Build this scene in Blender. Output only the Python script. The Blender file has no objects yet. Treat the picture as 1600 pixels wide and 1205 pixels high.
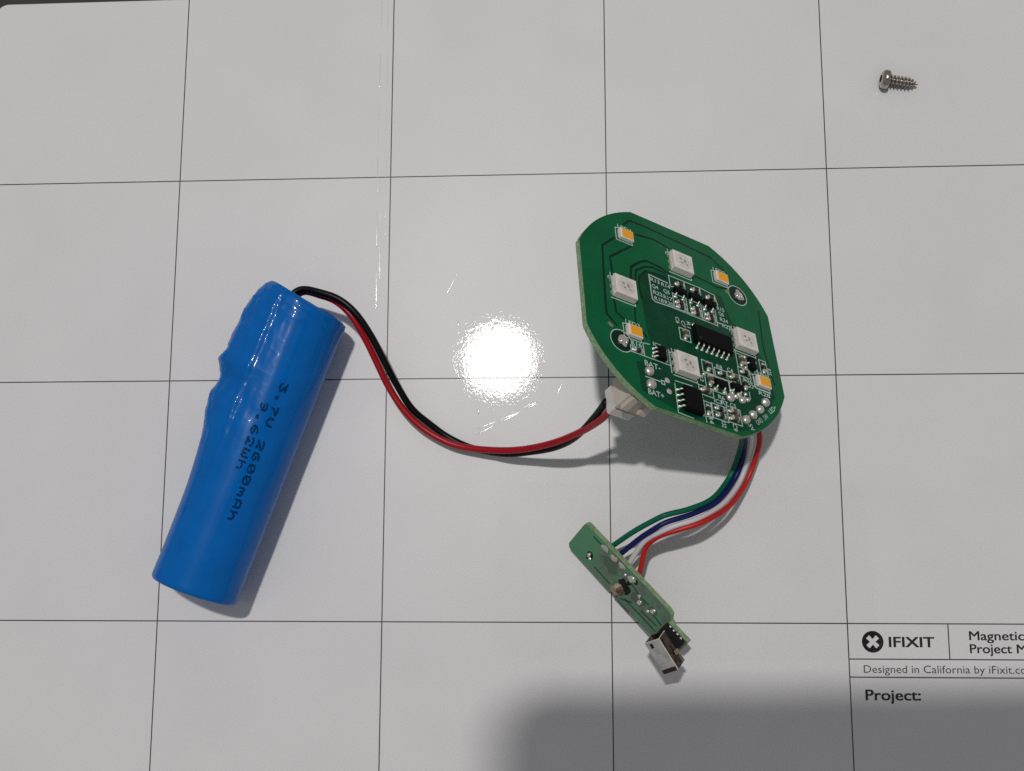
import bpy, bmesh, math, random
from mathutils import Vector, Matrix, noise
random.seed(7)
MM = 0.001
scene = bpy.context.scene
COL = scene.collection

# ------------------------------------------------------------------ camera
CAM = Vector((90.03928, -88.44381, 243.47028))          # millimetres above the mat
def rod(w):
    w = Vector(w); return Matrix.Rotation(w.length, 3, w.normalized())
RC = rod((-0.166431716, 0.060444563, -0.003601586)) @ Matrix(((1, 0, 0), (0, -1, 0), (0, 0, -1)))
cam_d = bpy.data.cameras.new('camera'); cam = bpy.data.objects.new('camera', cam_d); COL.objects.link(cam)
RIGHT, UP, BACK = Vector(RC[0]), -Vector(RC[1]), -Vector(RC[2])
m = Matrix((RIGHT, UP, BACK)).transposed().to_4x4(); m.translation = CAM * MM
cam.matrix_world = m
cam_d.sensor_fit = 'HORIZONTAL'; cam_d.sensor_width = 36.0; cam_d.lens = 1795.4065 / 1600 * 36
cam_d.clip_start = 0.003; cam_d.clip_end = 20
scene.camera = cam

# ------------------------------------------------------------------ light and exposure
w = bpy.data.worlds.new('World'); scene.world = w; w.use_nodes = True
bg = w.node_tree.nodes['Background']
bg.inputs[0].default_value = (0.97, 0.97, 1.0, 1); bg.inputs[1].default_value = 0.228
LAMP = Vector((-58, 306, 1800))
def disc_lamp(name, off, dx, dy, radiance, color, z=0):
    l = bpy.data.lights.new(name, 'AREA'); l.shape = 'ELLIPSE'; l.size = dx * MM; l.size_y = dy * MM
    l.energy = radiance * math.pi * math.pi * dx * dy * MM * MM / 4; l.color = color
    o = bpy.data.objects.new(name, l); COL.objects.link(o)
    o.location = (LAMP + Vector((off[0], off[1], z))) * MM
    return o
disc_lamp('ceiling_lamp_bulb', (0, 25), 92, 58, 1130, (1, 0.97, 0.945))
disc_lamp('ceiling_lamp_reflector', (0, -2), 138, 138, 15, (1, 0.97, 0.93), 8)
scene.view_settings.view_transform = 'Standard'
scene.view_settings.look = 'None'; scene.view_settings.exposure = 0; scene.view_settings.gamma = 1
scene.render.engine = 'CYCLES'
scene.cycles.use_denoising = False
scene.cycles.max_bounces = 8; scene.cycles.caustics_reflective = False; scene.cycles.sample_clamp_indirect = 4

# ------------------------------------------------------------------ helpers
class NT:
    def __init__(s, mat):
        s.t = mat.node_tree; s.b = s.t.nodes['Principled BSDF']
    def n(s, ty, **kw):
        o = s.t.nodes.new(ty)
        for k, v in kw.items():
            if k in o.inputs: o.inputs[k].default_value = v
            else: setattr(o, k, v)
        return o
    def l(s, a, b): s.t.links.new(a, b)

def mat(name, col, rough=0.5, metal=0.0, coat=0.0, coat_rough=0.05, spec=0.5, var=0.0, vscale=400.0, bump=0.0, bscale=1500.0, col2=None, sss=0.0):
    m = bpy.data.materials.new(name); m.use_nodes = True
    k = NT(m); b = k.b
    b.inputs['Base Color'].default_value = (*col, 1); b.inputs['Roughness'].default_value = rough
    b.inputs['Metallic'].default_value = metal; b.inputs['Coat Weight'].default_value = coat
    b.inputs['Coat Roughness'].default_value = coat_rough; b.inputs['Specular IOR Level'].default_value = spec
    if sss:
        b.inputs['Subsurface Weight'].default_value = sss; b.inputs['Subsurface Scale'].default_value = 0.0006
        b.inputs['Subsurface Radius'].default_value = (1, 0.8, 0.6)
    tc = k.n('ShaderNodeTexCoord')
    if var or col2:
        nz = k.n('ShaderNodeTexNoise', Scale=vscale, Detail=4.0, Roughness=0.6); k.l(tc.outputs['Object'], nz.inputs['Vector'])
        mx = k.n('ShaderNodeMix', data_type='RGBA'); c2 = col2 or tuple(c * (1 - var) for c in col)
        rp = k.n('ShaderNodeMapRange'); rp.inputs[1].default_value = 0.35; rp.inputs[2].default_value = 0.65
        k.l(nz.outputs['Fac'], rp.inputs[0]); k.l(rp.outputs[0], mx.inputs['Factor'])
        mx.inputs['A'].default_value = (*(col if col2 else tuple(min(1, c * (1 + var)) for c in col)), 1); mx.inputs['B'].default_value = (*c2, 1)
        k.l(mx.outputs['Result'], b.inputs['Base Color'])
    if bump:
        nb = k.n('ShaderNodeTexNoise', Scale=bscale, Detail=3.0); k.l(tc.outputs['Object'], nb.inputs['Vector'])
        bp = k.n('ShaderNodeBump', Strength=bump, Distance=0.0003); k.l(nb.outputs['Fac'], bp.inputs['Height'])
        k.l(bp.outputs[0], b.inputs['Normal'])
        if coat: k.l(bp.outputs[0], b.inputs['Coat Normal'])
    return m

class B:
    """mesh builder in millimetres"""
    def __init__(s): s.v = []; s.f = []
    def add(s, vs, fs):
        o = len(s.v); s.v += [tuple(v) for v in vs]; s.f += [tuple(i + o for i in f) for f in fs]; return s
    def prism(s, poly, z0, z1, cham=0.0):
        n = len(poly); c = Vector((sum(p[0] for p in poly) / n, sum(p[1] for p in poly) / n))
        def ins(d):
            out = []
            for i, p in enumerate(poly):
                a = Vector(poly[i - 1][:2]); b = Vector(p[:2]); e = Vector(poly[(i + 1) % n][:2])
                n1 = (b - a).normalized(); n2 = (e - b).normalized()
                n1 = Vector((-n1.y, n1.x)); n2 = Vector((-n2.y, n2.x)); nn = n1 + n2
                k = d / max(0.3, 1 + n1.dot(n2)); out.append((b.x + nn.x * k, b.y + nn.y * k))
            return out
        rings = [[(p[0], p[1], z0) for p in poly]]
        if cham:
            rings += [[(p[0], p[1], z1 - cham) for p in poly], [(p[0], p[1], z1) for p in ins(cham)]]
        else: rings += [[(p[0], p[1], z1) for p in poly]]
        vs = [v for r in rings for v in r]; fs = [tuple(reversed(range(n)))]
        for k in range(len(rings) - 1):
            for i in range(n): fs.append((k * n + i, k * n + (i + 1) % n, (k + 1) * n + (i + 1) % n, (k + 1) * n + i))
        fs.append(tuple(range((len(rings) - 1) * n, len(rings) * n)))
        return s.add(vs, fs)
    def box(s, cx, cy, sx, sy, z0, z1, cham=0.0, rot=0.0):
        c, q = math.cos(rot), math.sin(rot)
        p = [(-sx / 2, -sy / 2), (sx / 2, -sy / 2), (sx / 2, sy / 2), (-sx / 2, sy / 2)]
        return s.prism([(cx + x * c - y * q, cy + x * q + y * c) for x, y in p], z0, z1, cham)
    def sheet(s, poly, z): return s.add([(p[0], p[1], z) for p in poly], [tuple(range(len(poly)))])
    def strip(s, pts, wd, z, closed=False):
        pts = [Vector(p) for p in pts]; n = len(pts); L = []
        for i, p in enumerate(pts):
            a = pts[i - 1] if (i or closed) else p; b = pts[(i + 1) % n] if (i < n - 1 or closed) else p
            d1 = (p - a).normalized() if (p - a).length > 1e-9 else (b - p).normalized()
            d2 = (b - p).normalized() if (b - p).length > 1e-9 else d1
            n1 = Vector((-d1.y, d1.x)); n2 = Vector((-d2.y, d2.x)); nn = (n1 + n2); nn = nn / max(0.4, 1 + n1.dot(n2))
            L.append((p + nn * wd / 2, p - nn * wd / 2))
        vs = [(q.x, q.y, z) for pr in L for q in pr]; fs = []
        for i in range(n if closed else n - 1):
            j = (i + 1) % n; fs.append((2 * i + 1, 2 * j + 1, 2 * j, 2 * i))
        return s.add(vs, fs)
    def disc(s, cx, cy, r, z, seg=20):
        return s.sheet([(cx + r * math.cos(2 * math.pi * i / seg), cy + r * math.sin(2 * math.pi * i / seg)) for i in range(seg)], z)
    def dome(s, cx, cy, r, h, z, seg=14, ring=5, ex=1.0, rot=0.0, lump=0.0):
        vs = []; fs = []; cc, sn = math.cos(rot), math.sin(rot); sd = random.random() * 50
        for k in range(ring):
            a = k / ring * math.pi / 2
            for i in range(seg):
                t = 2 * math.pi * i / seg; rr = r * math.cos(a)
                if lump: rr *= 1 + lump * noise.noise((math.cos(t) * 1.3 + sd, math.sin(t) * 1.3, a))
                x, y = rr * math.cos(t) * ex, rr * math.sin(t)
                hh = h * math.sin(a) * (1 + (lump * noise.noise((x + sd, y, 3.3)) if lump else 0))
                vs.append((cx + x * cc - y * sn, cy + x * sn + y * cc, z + hh))
        vs.append((cx, cy, z + h))
        for k in range(ring - 1):
            for i in range(seg): fs.append((k * seg + i, k * seg + (i + 1) % seg, (k + 1) * seg + (i + 1) % seg, (k + 1) * seg + i))
        for i in range(seg): fs.append(((ring - 1) * seg + i, (ring - 1) * seg + (i + 1) % seg, ring * seg))
        return s.add(vs, fs)
    def tube(s, pts, r, seg=12, cap=True):
        pts = [Vector(p) for p in pts]; n = len(pts); up = Vector((0, 0, 1)); vs = []; fs = []; prev = None
        for i, p in enumerate(pts):
            t = (pts[min(n - 1, i + 1)] - pts[max(0, i - 1)]).normalized()
            if prev is None:
                a = t.cross(up); a = a if a.length > 1e-3 else t.cross(Vector((1, 0, 0)))
            else: a = prev - t * prev.dot(t)
            a.normalize(); prev = a; b = t.cross(a); rr = r(i / (n - 1)) if callable(r) else r
            for k in range(seg):
                q = 2 * math.pi * k / seg; vs.append(p + (a * math.cos(q) + b * math.sin(q)) * rr)
        for i in range(n - 1):
            for k in range(seg): fs.append((i * seg + k, (i + 1) * seg + k, (i + 1) * seg + (k + 1) % seg, i * seg + (k + 1) % seg))
        if cap: fs += [tuple(range(seg)), tuple(reversed(range((n - 1) * seg, n * seg)))]
        return s.add(vs, fs)
    def xform(s, fn): s.v = [tuple(fn(Vector(v))) for v in s.v]; return s
    def build(s, name, material, parent=None, smooth=False, fix=True, angle=None):
        me = bpy.data.meshes.new(name); me.from_pydata([(x * MM, y * MM, z * MM) for x, y, z in s.v], [], s.f)
        if fix:
            bm = bmesh.new(); bm.from_mesh(me); bmesh.ops.recalc_face_normals(bm, faces=bm.faces); bm.to_mesh(me); bm.free()
        me.materials.append(material)
        if smooth: me.polygons.foreach_set('use_smooth', [True] * len(me.polygons))
        if angle: me.set_sharp_from_angle(angle=angle)
        me.update()
        o = bpy.data.objects.new(name, me); COL.objects.link(o)
        if parent: o.parent = parent
        return o

def catmull(pts, sub=8):
    P = [Vector(p) for p in pts]; P = [P[0] * 2 - P[1]] + P + [P[-1] * 2 - P[-2]]; out = []
    for i in range(1, len(P) - 2):
        a, b, c, d = P[i - 1:i + 3]
        for k in range(sub):
            t = k / sub
            out.append(0.5 * ((2 * b) + (c - a) * t + (2 * a - 5 * b + 4 * c - d) * t * t + (3 * b - a - 3 * c + d) * t ** 3))
    out.append(P[-2]); return out

_txt = {}
def text_geo(s, offset=0.0):
    """flat glyph outlines of the built-in font, cap height = 1"""
    def raw(b):
        cu = bpy.data.curves.new('t', 'FONT'); cu.body = b; cu.size = 1.0; cu.offset = offset; cu.resolution_u = 4
        cu.fill_mode = 'FRONT'
        o = bpy.data.objects.new('t', cu); COL.objects.link(o)
        dg = bpy.context.evaluated_depsgraph_get(); me = bpy.data.meshes.new_from_object(o.evaluated_get(dg))
        v = [tuple(x.co) for x in me.vertices]; f = [tuple(p.vertices) for p in me.polygons]
        bpy.data.objects.remove(o); bpy.data.curves.remove(cu); bpy.data.meshes.remove(me); return v, f
    if ('H', offset) not in _txt:
        v, f = raw('H'); _txt['H', offset] = max(q[1] for q in v) - min(q[1] for q in v)
    v, f = raw(s); k = 1 / _txt['H', offset]
    x0 = min(q[0] for q in v)
    return [((q[0] - x0) * k, q[1] * k) for q in v], f
def text(s, x, y, cap, width=None, rot=0.0, z=0.0, offset=0.0, b=None, center=False):
    v, f = text_geo(s, offset); wd = max(q[0] for q in v); sx = (width / wd) if width else cap
    c, q = math.cos(rot), math.sin(rot); out = []
    for a, h in v:
        a = a * sx - (wd * sx / 2 if center else 0); h = h * cap - (cap / 2 if center else 0)
        out.append((x + a * c - h * q, y + a * q + h * c, z))
    b = b or B(); b.add(out, f); return b

def tag(o, label, cat, group=None, kind=None):
    if label: o['label'] = label
    if cat: o['category'] = cat
    if group: o['group'] = group
    if kind: o['kind'] = kind
    return o
def empty(name, loc=(0, 0, 0), rot=None):
    o = bpy.data.objects.new(name, None); COL.objects.link(o); o.empty_display_size = 0.005
    mm = (rot or Matrix.Identity(3)).to_4x4(); mm.translation = Vector(loc) * MM; o.matrix_world = mm
    return o
def rrect(x0, y0, x1, y1, r, seg=8):
    out = []
    for cx, cy, a0 in ((x1 - r, y0 + r, -90), (x1 - r, y1 - r, 0), (x0 + r, y1 - r, 90), (x0 + r, y0 + r, 180)):
        for k in range(seg + 1):
            a = math.radians(a0 + 90 * k / seg); out.append((cx + r * math.cos(a), cy + r * math.sin(a)))
    return out

# ------------------------------------------------------------------ the table and the mat
m_table = mat('dark_tabletop', (0.016, 0.018, 0.018), 0.6, var=0.3, vscale=90)
table = B().prism([(-330, -420), (520, -420), (520, 330), (-330, 330)], -31.2, -1.2).build('tabletop', m_table)
table['kind'] = 'structure'

def mat_surface(name, col, tint):
    """glossy whiteboard laminate: faint grain in the white, fine ripples and hairline wear in the clear film"""
    m = bpy.data.materials.new(name); m.use_nodes = True; k = NT(m); b = k.b
    tc = k.n('ShaderNodeTexCoord')
    g = k.n('ShaderNodeTexNoise', Scale=3800.0, Detail=2.0); k.l(tc.outputs['Object'], g.inputs['Vector'])
    g2 = k.n('ShaderNodeTexNoise', Scale=45.0, Detail=3.0); k.l(tc.outputs['Object'], g2.inputs['Vector'])
    a = k.n('ShaderNodeMath', operation='MULTIPLY_ADD'); a.inputs[1].default_value = 0.30; a.inputs[2].default_value = 0.85
    k.l(g.outputs['Fac'], a.inputs[0])
    a2 = k.n('ShaderNodeMath', operation='MULTIPLY_ADD'); a2.inputs[1].default_value = 0.12; a2.inputs[2].default_value = 0.94
    k.l(g2.outputs['Fac'], a2.inputs[0])
    mu = k.n('ShaderNodeMath', operation='MULTIPLY'); k.l(a.outputs[0], mu.inputs[0]); k.l(a2.outputs[0], mu.inputs[1])
    vm = k.n('ShaderNodeVectorMath', operation='SCALE'); vm.inputs[0].default_value = col; k.l(mu.outputs[0], vm.inputs['Scale'])
    k.l(vm.outputs[0], b.inputs['Base Color'])
    b.inputs['Roughness'].default_value = 0.36; b.inputs['Specular IOR Level'].default_value = 0.22
    b.inputs['Coat Weight'].default_value = 1.0; b.inputs['Coat IOR'].default_value = 1.5
    # coat relief: slow ripple + fine orange peel, its strength patchy
    n1 = k.n('ShaderNodeTexNoise', Scale=700.0, Detail=2.0, Roughness=0.5); k.l(tc.outputs['Object'], n1.inputs['Vector'])
    n2 = k.n('ShaderNodeTexNoise', Scale=1900.0, Detail=1.0, Roughness=0.5); k.l(tc.outputs['Object'], n2.inputs['Vector'])
    ad = k.n('ShaderNodeMath', operation='MULTIPLY_ADD'); ad.inputs[1].default_value = 0.62
    k.l(n2.outputs['Fac'], ad.inputs[0]); k.l(n1.outputs['Fac'], ad.inputs[2])
    bp = k.n('ShaderNodeBump', Strength=1.0, Distance=0.0000052); k.l(ad.outputs[0], bp.inputs['Height'])
    k.l(bp.outputs[0], b.inputs['Coat Normal'])
    n3 = k.n('ShaderNodeTexNoise', Scale=420.0, Detail=6.0, Roughness=0.75); k.l(tc.outputs['Object'], n3.inputs['Vector'])
    mr = k.n('ShaderNodeMapRange'); mr.inputs[1].default_value = 0.45; mr.inputs[2].default_value = 0.75
    mr.inputs[3].default_value = 0.006; mr.inputs[4].default_value = 0.022
    k.l(n3.outputs['Fac'], mr.inputs[0]); k.l(mr.outputs[0], b.inputs['Coat Roughness'])
    return m
m_mat = mat_surface('mat_white_laminate', (0.738, 0.730, 0.733), 0)
m_ink = mat_surface('mat_grey_ink', (0.05, 0.05, 0.055), 0)
m_black_ink = mat_surface('mat_black_ink', (0.004, 0.004, 0.005), 0)
m_scratch = mat('scratched_laminate', (0.85, 0.84, 0.82), 0.2, 0.6, spec=1.0)

pm = empty('project_mat', (0, 0, 0))
tag(pm, 'large white glossy project mat printed with a thin grey grid and a corner title block', 'project mat')
B().prism(rrect(-46.3, -152, 192, 44.25, 3.2), -1.15, 0.0, 0.15).build('mat_sheet', m_mat, pm)
ZL = 0.012
YS = (0.0, -45.80352, -97.41024); XS = (0.0, 48.0, 96.0, 144.0)
LW = 0.24
for y in YS: B().strip([(-46.2, y), (191.9, y)], LW, ZL).build('grid_line', m_ink, pm)
for x in XS: B().strip([(x, 44.1), (x, -151.9)], LW, ZL + 0.002).build('grid_line', m_ink, pm)
for y in (-104.49, -108.07): B().strip([(144.11, y), (191.9, y)], LW, ZL + 0.004).build('grid_line', m_ink, pm)
B().strip([(164.12, -97.52), (164.12, -104.38)], LW, ZL + 0.006).build('grid_line', m_ink, pm)
ZT = 0.02
def strike(s, x, y, cap, wd, fat):
    b = B(); n = 3
    for i in range(n):
        for j in range(2): text(s, x + fat * i / (n - 1), y + fat * .5 * j, cap - fat * .5, wd - fat, z=ZT + .001 * (i + n * j), b=b)
    return b
strike('IFIXIT', 152.12, -102.1, 2.06, 9.15, .17).build('printed_title', m_black_ink, pm)
strike('Magnetic', 168.2, -100.64, 1.80, 10.9, .09).build('printed_title', m_black_ink, pm)
strike('Project Mat', 168.2, -103.22, 1.80, 13.6, .09).build('printed_title', m_black_ink, pm)
text('Designed in California by iFixit.com', 146.86, -107.2, 1.50, 34.0, z=ZT, offset=0.0).build('printed_tagline', m_ink, pm)
strike('Project:', 146.95, -112.6, 2.10, 11.0, .15).build('printed_heading', m_black_ink, pm)
lg = B().disc(148.92, -101.04, 2.17, ZT, 40).build('printed_logo', m_black_ink, pm)
cr = []
for k in range(4):                     # white cross with flared, slightly notched arms
    a = math.radians(45 + 90 * k); c, s_ = math.cos(a), math.sin(a)
    for x, y in ((0.42, -0.36), (0.85, -0.40), (1.28, -0.47), (1.44, -0.30), (1.36, 0.0), (1.44, 0.30), (1.28, 0.47), (0.85, 0.40)):
        cr.append((148.92 + x * c - y * s_, -101.04 + x * s_ + y * c))
B().sheet(cr, ZT + 0.006).build('logo_cross', m_mat, lg)
# scratches: hair-thin rounded furrow lips that catch the lamp
def scratch(p, q, rr=0.05, gaps=()):
    b = B(); P, Q = Vector((*p, 0)), Vector((*q, 0)); N = 40
    run = []
    def flush():
        if len(run) > 1: b.tube(run, lambda t: rr * (0.35 + 0.65 * math.sin(math.pi * min(1, max(0, t)))), 8)
        run.clear()
    for i in range(N + 1):
        t = i / N
        if any(g0 < t < g1 for g0, g1 in gaps): flush(); continue
        x = P.lerp(Q, t); run.append((x.x + 0.06 * noise.noise((x.x * .8, x.y * .8, 1)), x.y + 0.06 * noise.noise((x.x * .8, x.y * .8, 5)), -rr * 0.35))
    flush()
    b.build('scratch', m_scratch, pm, smooth=True)
scratch((67.6, -56.9), (77.2, -53.1), 0.10, ((0.45, 0.5),)); scratch((67.4, -58.2), (81.2, -51.1), 0.11, ((0.3, 0.34), (0.72, 0.76)))
scratch((77.6, -52.3), (81.5, -50.8), 0.09)
scratch((44.95, 5.0), (45.35, -31.0), 0.085, ((0.25, 0.33), (0.62, 0.68))); scratch((45.8, 2.0), (45.95, -24.0), 0.06, ((0.5, 0.6),))
scratch((46.9, 6.0), (47.0, -14.0), 0.05)
scratch((45.2, 43.0), (44.97, 6.0), 0.05, ((.2, .35), (.6, .66), (.8, .85))); scratch((46.6, 43.5), (46.85, 10.0), 0.04, ((.3, .4), (.7, .74)))
scratch((63.4, -33.0), (63.7, -34.6), 0.1); scratch((67.9, -52.3), (68.2, -54.0), 0.11); scratch((60.9, -27.0), (63.2, -22.5), 0.05)
scratch((84.6, -50.2), (86.0, -47.2), 0.06)
bs = B()
for x, y, r_ in ((71.6, -4.4, .09), (63.5, -34, .08), (60.2, -37.2, .07), (67.1, -46.6, .06), (57.6, -52.8, .07), (60.2, -54.6, .06), (79, -56, .06), (68.3, -53.9, .1), (82, -34.5, .07), (70.6, -30.7, .08), (76, -30.2, .07), (66.8, -31.6, .08), (15, 20, .06), (120, 20, .05), (104, -110, .05)):
    bs.dome(x, y, r_, r_ * .7, 0.0, 10, 3)
sp = bs.build('dust_specks', m_scratch, pm, smooth=True); sp['kind'] = 'stuff'

# ------------------------------------------------------------------ battery
BA = Vector((11.2146, -89.5101, 0)); BANG = 1.22221; BR = 9.1
bat = empty('battery', BA, Matrix.Rotation(BANG, 3, 'Z'))          # local: x along the cell, y to the left, z up
tag(bat, 'blue shrink wrapped cylindrical battery with red and black leads, lying at left', 'battery')
m_blue = mat('blue_shrink_wrap', (0.0, 0.128, 0.47), 0.32, spec=0.09, coat=0.2, coat_rough=0.06, var=0.06, vscale=160, bump=0.06, bscale=420)
def interp(x, tab):
    if x <= tab[0][0]: return tab[0][1]
    for (a, b), (c, d) in zip(tab, tab[1:]):
        if x <= c:
            t = (x - a) / (c - a); t = t * t * (3 - 2 * t); return b + (d - b) * t
    return tab[-1][1]
def spline(x, tab):
    n = len(tab)
    if x <= tab[0][0]: return tab[0][1]
    sl = [(tab[min(n - 1, i + 1)][1] - tab[max(0, i - 1)][1]) / (tab[min(n - 1, i + 1)][0] - tab[max(0, i - 1)][0]) for i in range(n)]
    for i in range(n - 1):
        a, b = tab[i]; c, d = tab[i + 1]
        if x <= c:
            h = c - a; t = (x - a) / h
            return (2*t**3 - 3*t*t + 1) * b + (t**3 - 2*t*t + t) * h * sl[i] + (3*t*t - 2*t**3) * d + (t**3 - t*t) * h * sl[i + 1]
    return tab[-1][1]
LATB = [(-2, 0), (10, 0), (18, .2), (24, .7), (29.9, 1.35), (33.5, 2.2), (37.1, 2.8), (39.4, 2.45), (40.8, 2.2), (42.4, 2.75), (44.6, 3.55), (46.4, 3.35), (48.3, 3.15), (52.8, 2.95), (56.3, 2.8), (58.9, 2.2), (61.8, 1.1), (64, .3), (67, 0)]
def t_end(th):
    c = math.cos(math.radians(th - 35))
    return 61.2 + 1.3 * max(0, c) + 1.1 * max(0, math.cos(math.radians(th - 25))) ** 3
def bat_r(t, th):
    lat = spline(t, LATB)
    d = th - 8                                   # degrees; 0 is the left side
    d = (d + 180) % 360 - 180
    if d > 0: win = interp(d, [(0, 1), (18, 0.97), (40, 0.62), (58, 0.30), (66, 0.06), (80, 0)])
    else: win = interp(-d, [(0, 1), (30, 0.8), (55, 0.3), (80, 0)])
    r = BR + lat * win
    # long soft crease beside the nickel strip
    cre = interp(t, [(30, 0), (38, .3), (46, .75), (50, .35), (56, 0)]); c0 = 71 + (47 - t) * 0.9
    r += cre * 0.09 * math.exp(-((th - c0) / 4.2) ** 2) - cre * 0.06 * math.exp(-((th - c0 - 9) / 5.0) ** 2)
    # film wrinkles where it shrank over the strip on the left
    lw = max(0, math.cos(math.radians(th - 15))) * interp(t, [(24, 0), (32, 1), (60, 1), (65, .4)])
    n1_ = noise.noise((t * .42, th * .035, 7.7)); n2_ = noise.noise((t * .16 + th * .02, th * .09, 2.1))
    lw2 = max(0, math.cos(math.radians(th - 8))) ** 2
    r += lw2 * (0.42 * math.exp(-((t - 44.9) / .9) ** 2) - 0.28 * math.exp(-((t - 47.3) / .7) ** 2) - 0.22 * math.exp(-((t - 41.6) / .8) ** 2))
    cr_ = 1 - abs(noise.noise((t * .55 + th * .03, th * .05 - t * .12, 4.4))) * 5      # fine sharp creases in the film
    if cr_ > 0: r += 0.10 * cr_ * (lw + interp(t, [(55, 0), (60, .7), (66, 1)]))
    r += 0.16 * math.exp(-((t - (t_end(th) - 2.0)) / .45) ** 2) * (0.5 + 0.5 * noise.noise((th * .04, 3.1, 8.8)) * 2)   # folded lip
    r += lw * (0.20 * n1_ + 0.16 * (0.5 - abs(n2_) * 2))
    r -= 0.14 * max(0, math.cos(math.radians(th - 60))) * math.exp(-((t - 40 + (th - 60) * .12) / 1.6) ** 2)
    r += 0.035 * noise.noise((t * .05, th * .11, 15.0))
    # wrinkles near the shrunk mouth, and a general slight unevenness
    e = interp(t, [(50, 0), (60, .6), (64, 1)])
    r += e * 0.16 * noise.noise((t * .35, math.cos(math.radians(th)) * 2.4, math.sin(math.radians(th)) * 2.4))
    r += 0.06 * noise.noise((t * .12, math.cos(math.radians(th)) * 1.2, math.sin(math.radians(th)) * 1.2 + 9))
    return r
def bat_pt(t, th, dr=0.0):
    r = bat_r(t, th) + dr; a = math.radians(th); y = r * math.cos(a); z = BR + r * math.sin(a)
    return (t, y, max(0.02, z))
b = B(); NT_, NS = 180, 210; rings = []
T0 = -1.75
for k in range(6): rings.append((T0, 0.05 + 0.86 * k / 5, None))
for k in range(1, 4):
    a = k / 4 * math.pi / 2; rings.append((T0 + 1.0 * (1 - math.cos(a)), 0.91 + 0.09 * math.sin(a), None))
for i in range(NS + 1): rings.append((None, 1.0, i / NS))
for k in range(1, 9): rings.append((None, -k / 8, 1.0))
for tt, sc, u in rings:
    for j in range(NT_):
        th = 360 * j / NT_
        if u is None:
            x, y, z = bat_pt(0, th); b.v.append((tt, y * sc, BR + (z - BR) * sc))
        elif sc > 0:
            t = T0 + 1.0 + u * (t_end(th) - 0.9 - T0 - 1.0); b.v.append(bat_pt(t, th))
        else:
            q = -sc; a = q * math.pi / 2; te = t_end(th); x, y, z = bat_pt(te - 0.9, th)
            s2 = 1 - 0.12 * math.sin(min(1, q * 2.4) * math.pi / 2) if q < 0.42 else 0.88 * (1 - (q - 0.42) / 0.58)
            tx = te - 0.9 + 0.9 * math.sin(min(1, q * 2.4) * math.pi / 2); tm = 62.0
            f = max(0, (q - 0.42) / 0.58); cy, cz = 2.0 * (1 - s2), BR + 1.5 * (1 - s2)
            pucker = 0.25 * math.sin(math.radians(th * 9)) * math.sin(f * math.pi)
            b.v.append((tx * (1 - f) + tm * f + pucker, y * s2 + cy, cz + (z - BR) * s2))
nr = len(rings)
for i in range(nr - 1):
    for j in range(NT_): b.f.append((i * NT_ + j, i * NT_ + (j + 1) % NT_, (i + 1) * NT_ + (j + 1) % NT_, (i + 1) * NT_ + j))
b.f.append(tuple(range(NT_))); b.f.append(tuple(range((nr - 1) * NT_, nr * NT_)))
b.build('shrink_wrap', m_blue, bat, smooth=True)

# ink-jet dot matrix print
FONT57 = {'3': "11111 00010 00100 00010 00001 10001 01110", '.': "00000 00000 00000 00000 00000 01100 01100", '7': "11111 00001 00010 00100 01000 01000 01000",
 'V': "10001 10001 10001 10001 10001 01010 00100", '2': "01110 10001 00001 00010 00100 01000 11111", '6': "00110 01000 10000 11110 10001 10001 01110",
 '0': "01110 10001 10011 10101 11001 10001 01110", 'm': "00000 00000 11010 10101 10101 10001 10001", 'A': "01110 10001 10001 10001 11111 10001 10001",
 'h': "10000 10000 10110 11001 10001 10001 10001", '9': "01110 10001 10001 01111 00001 00010 01100", 'W': "10001 10001 10001 10101 10101 10101 01010", ' ': "00000 " * 7}
m_print = mat('black_inkjet_print', (0.0, 0.034, 0.125), 0.5, spec=0.06)
def dot_print(s, t0, th0, pitch, cap):
    b = B(); px = pitch / 6.6; py = cap / 6
    for ci, ch in enumerate(s):
        rows = FONT57[ch].split()
        for r_ in range(7):
            for c in range(5):
                if rows[r_][c] == '1' and random.random() > .015:
                    t = t0 - ci * pitch - (c - 2) * px + random.uniform(-.04, .04)
                    arc = (3 - r_) * py + random.uniform(-.04, .04)          # tops of the letters towards the right side
                    th = th0 + math.degrees(arc / BR)
                    rr = 0.26 * random.uniform(.7, 1.1); ring = []
                    for k in range(7):
                        q = 2 * math.pi * k / 7
                        ring.append(bat_pt(t + rr * 1.1 * math.cos(q), th + math.degrees(rr * math.sin(q) / BR), 0.02))
                    b.add(ring, [tuple(range(7))])
    return b
dot_print('3.7V 2600mAh', 43.1, 117.6, 2.49, 1.26).build('printed_marking', m_print, bat, fix=False)
dot_print('9.62Wh', 38.2, 103.6, 2.5, 1.26).build('printed_marking', m_print, bat, fix=False)

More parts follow.
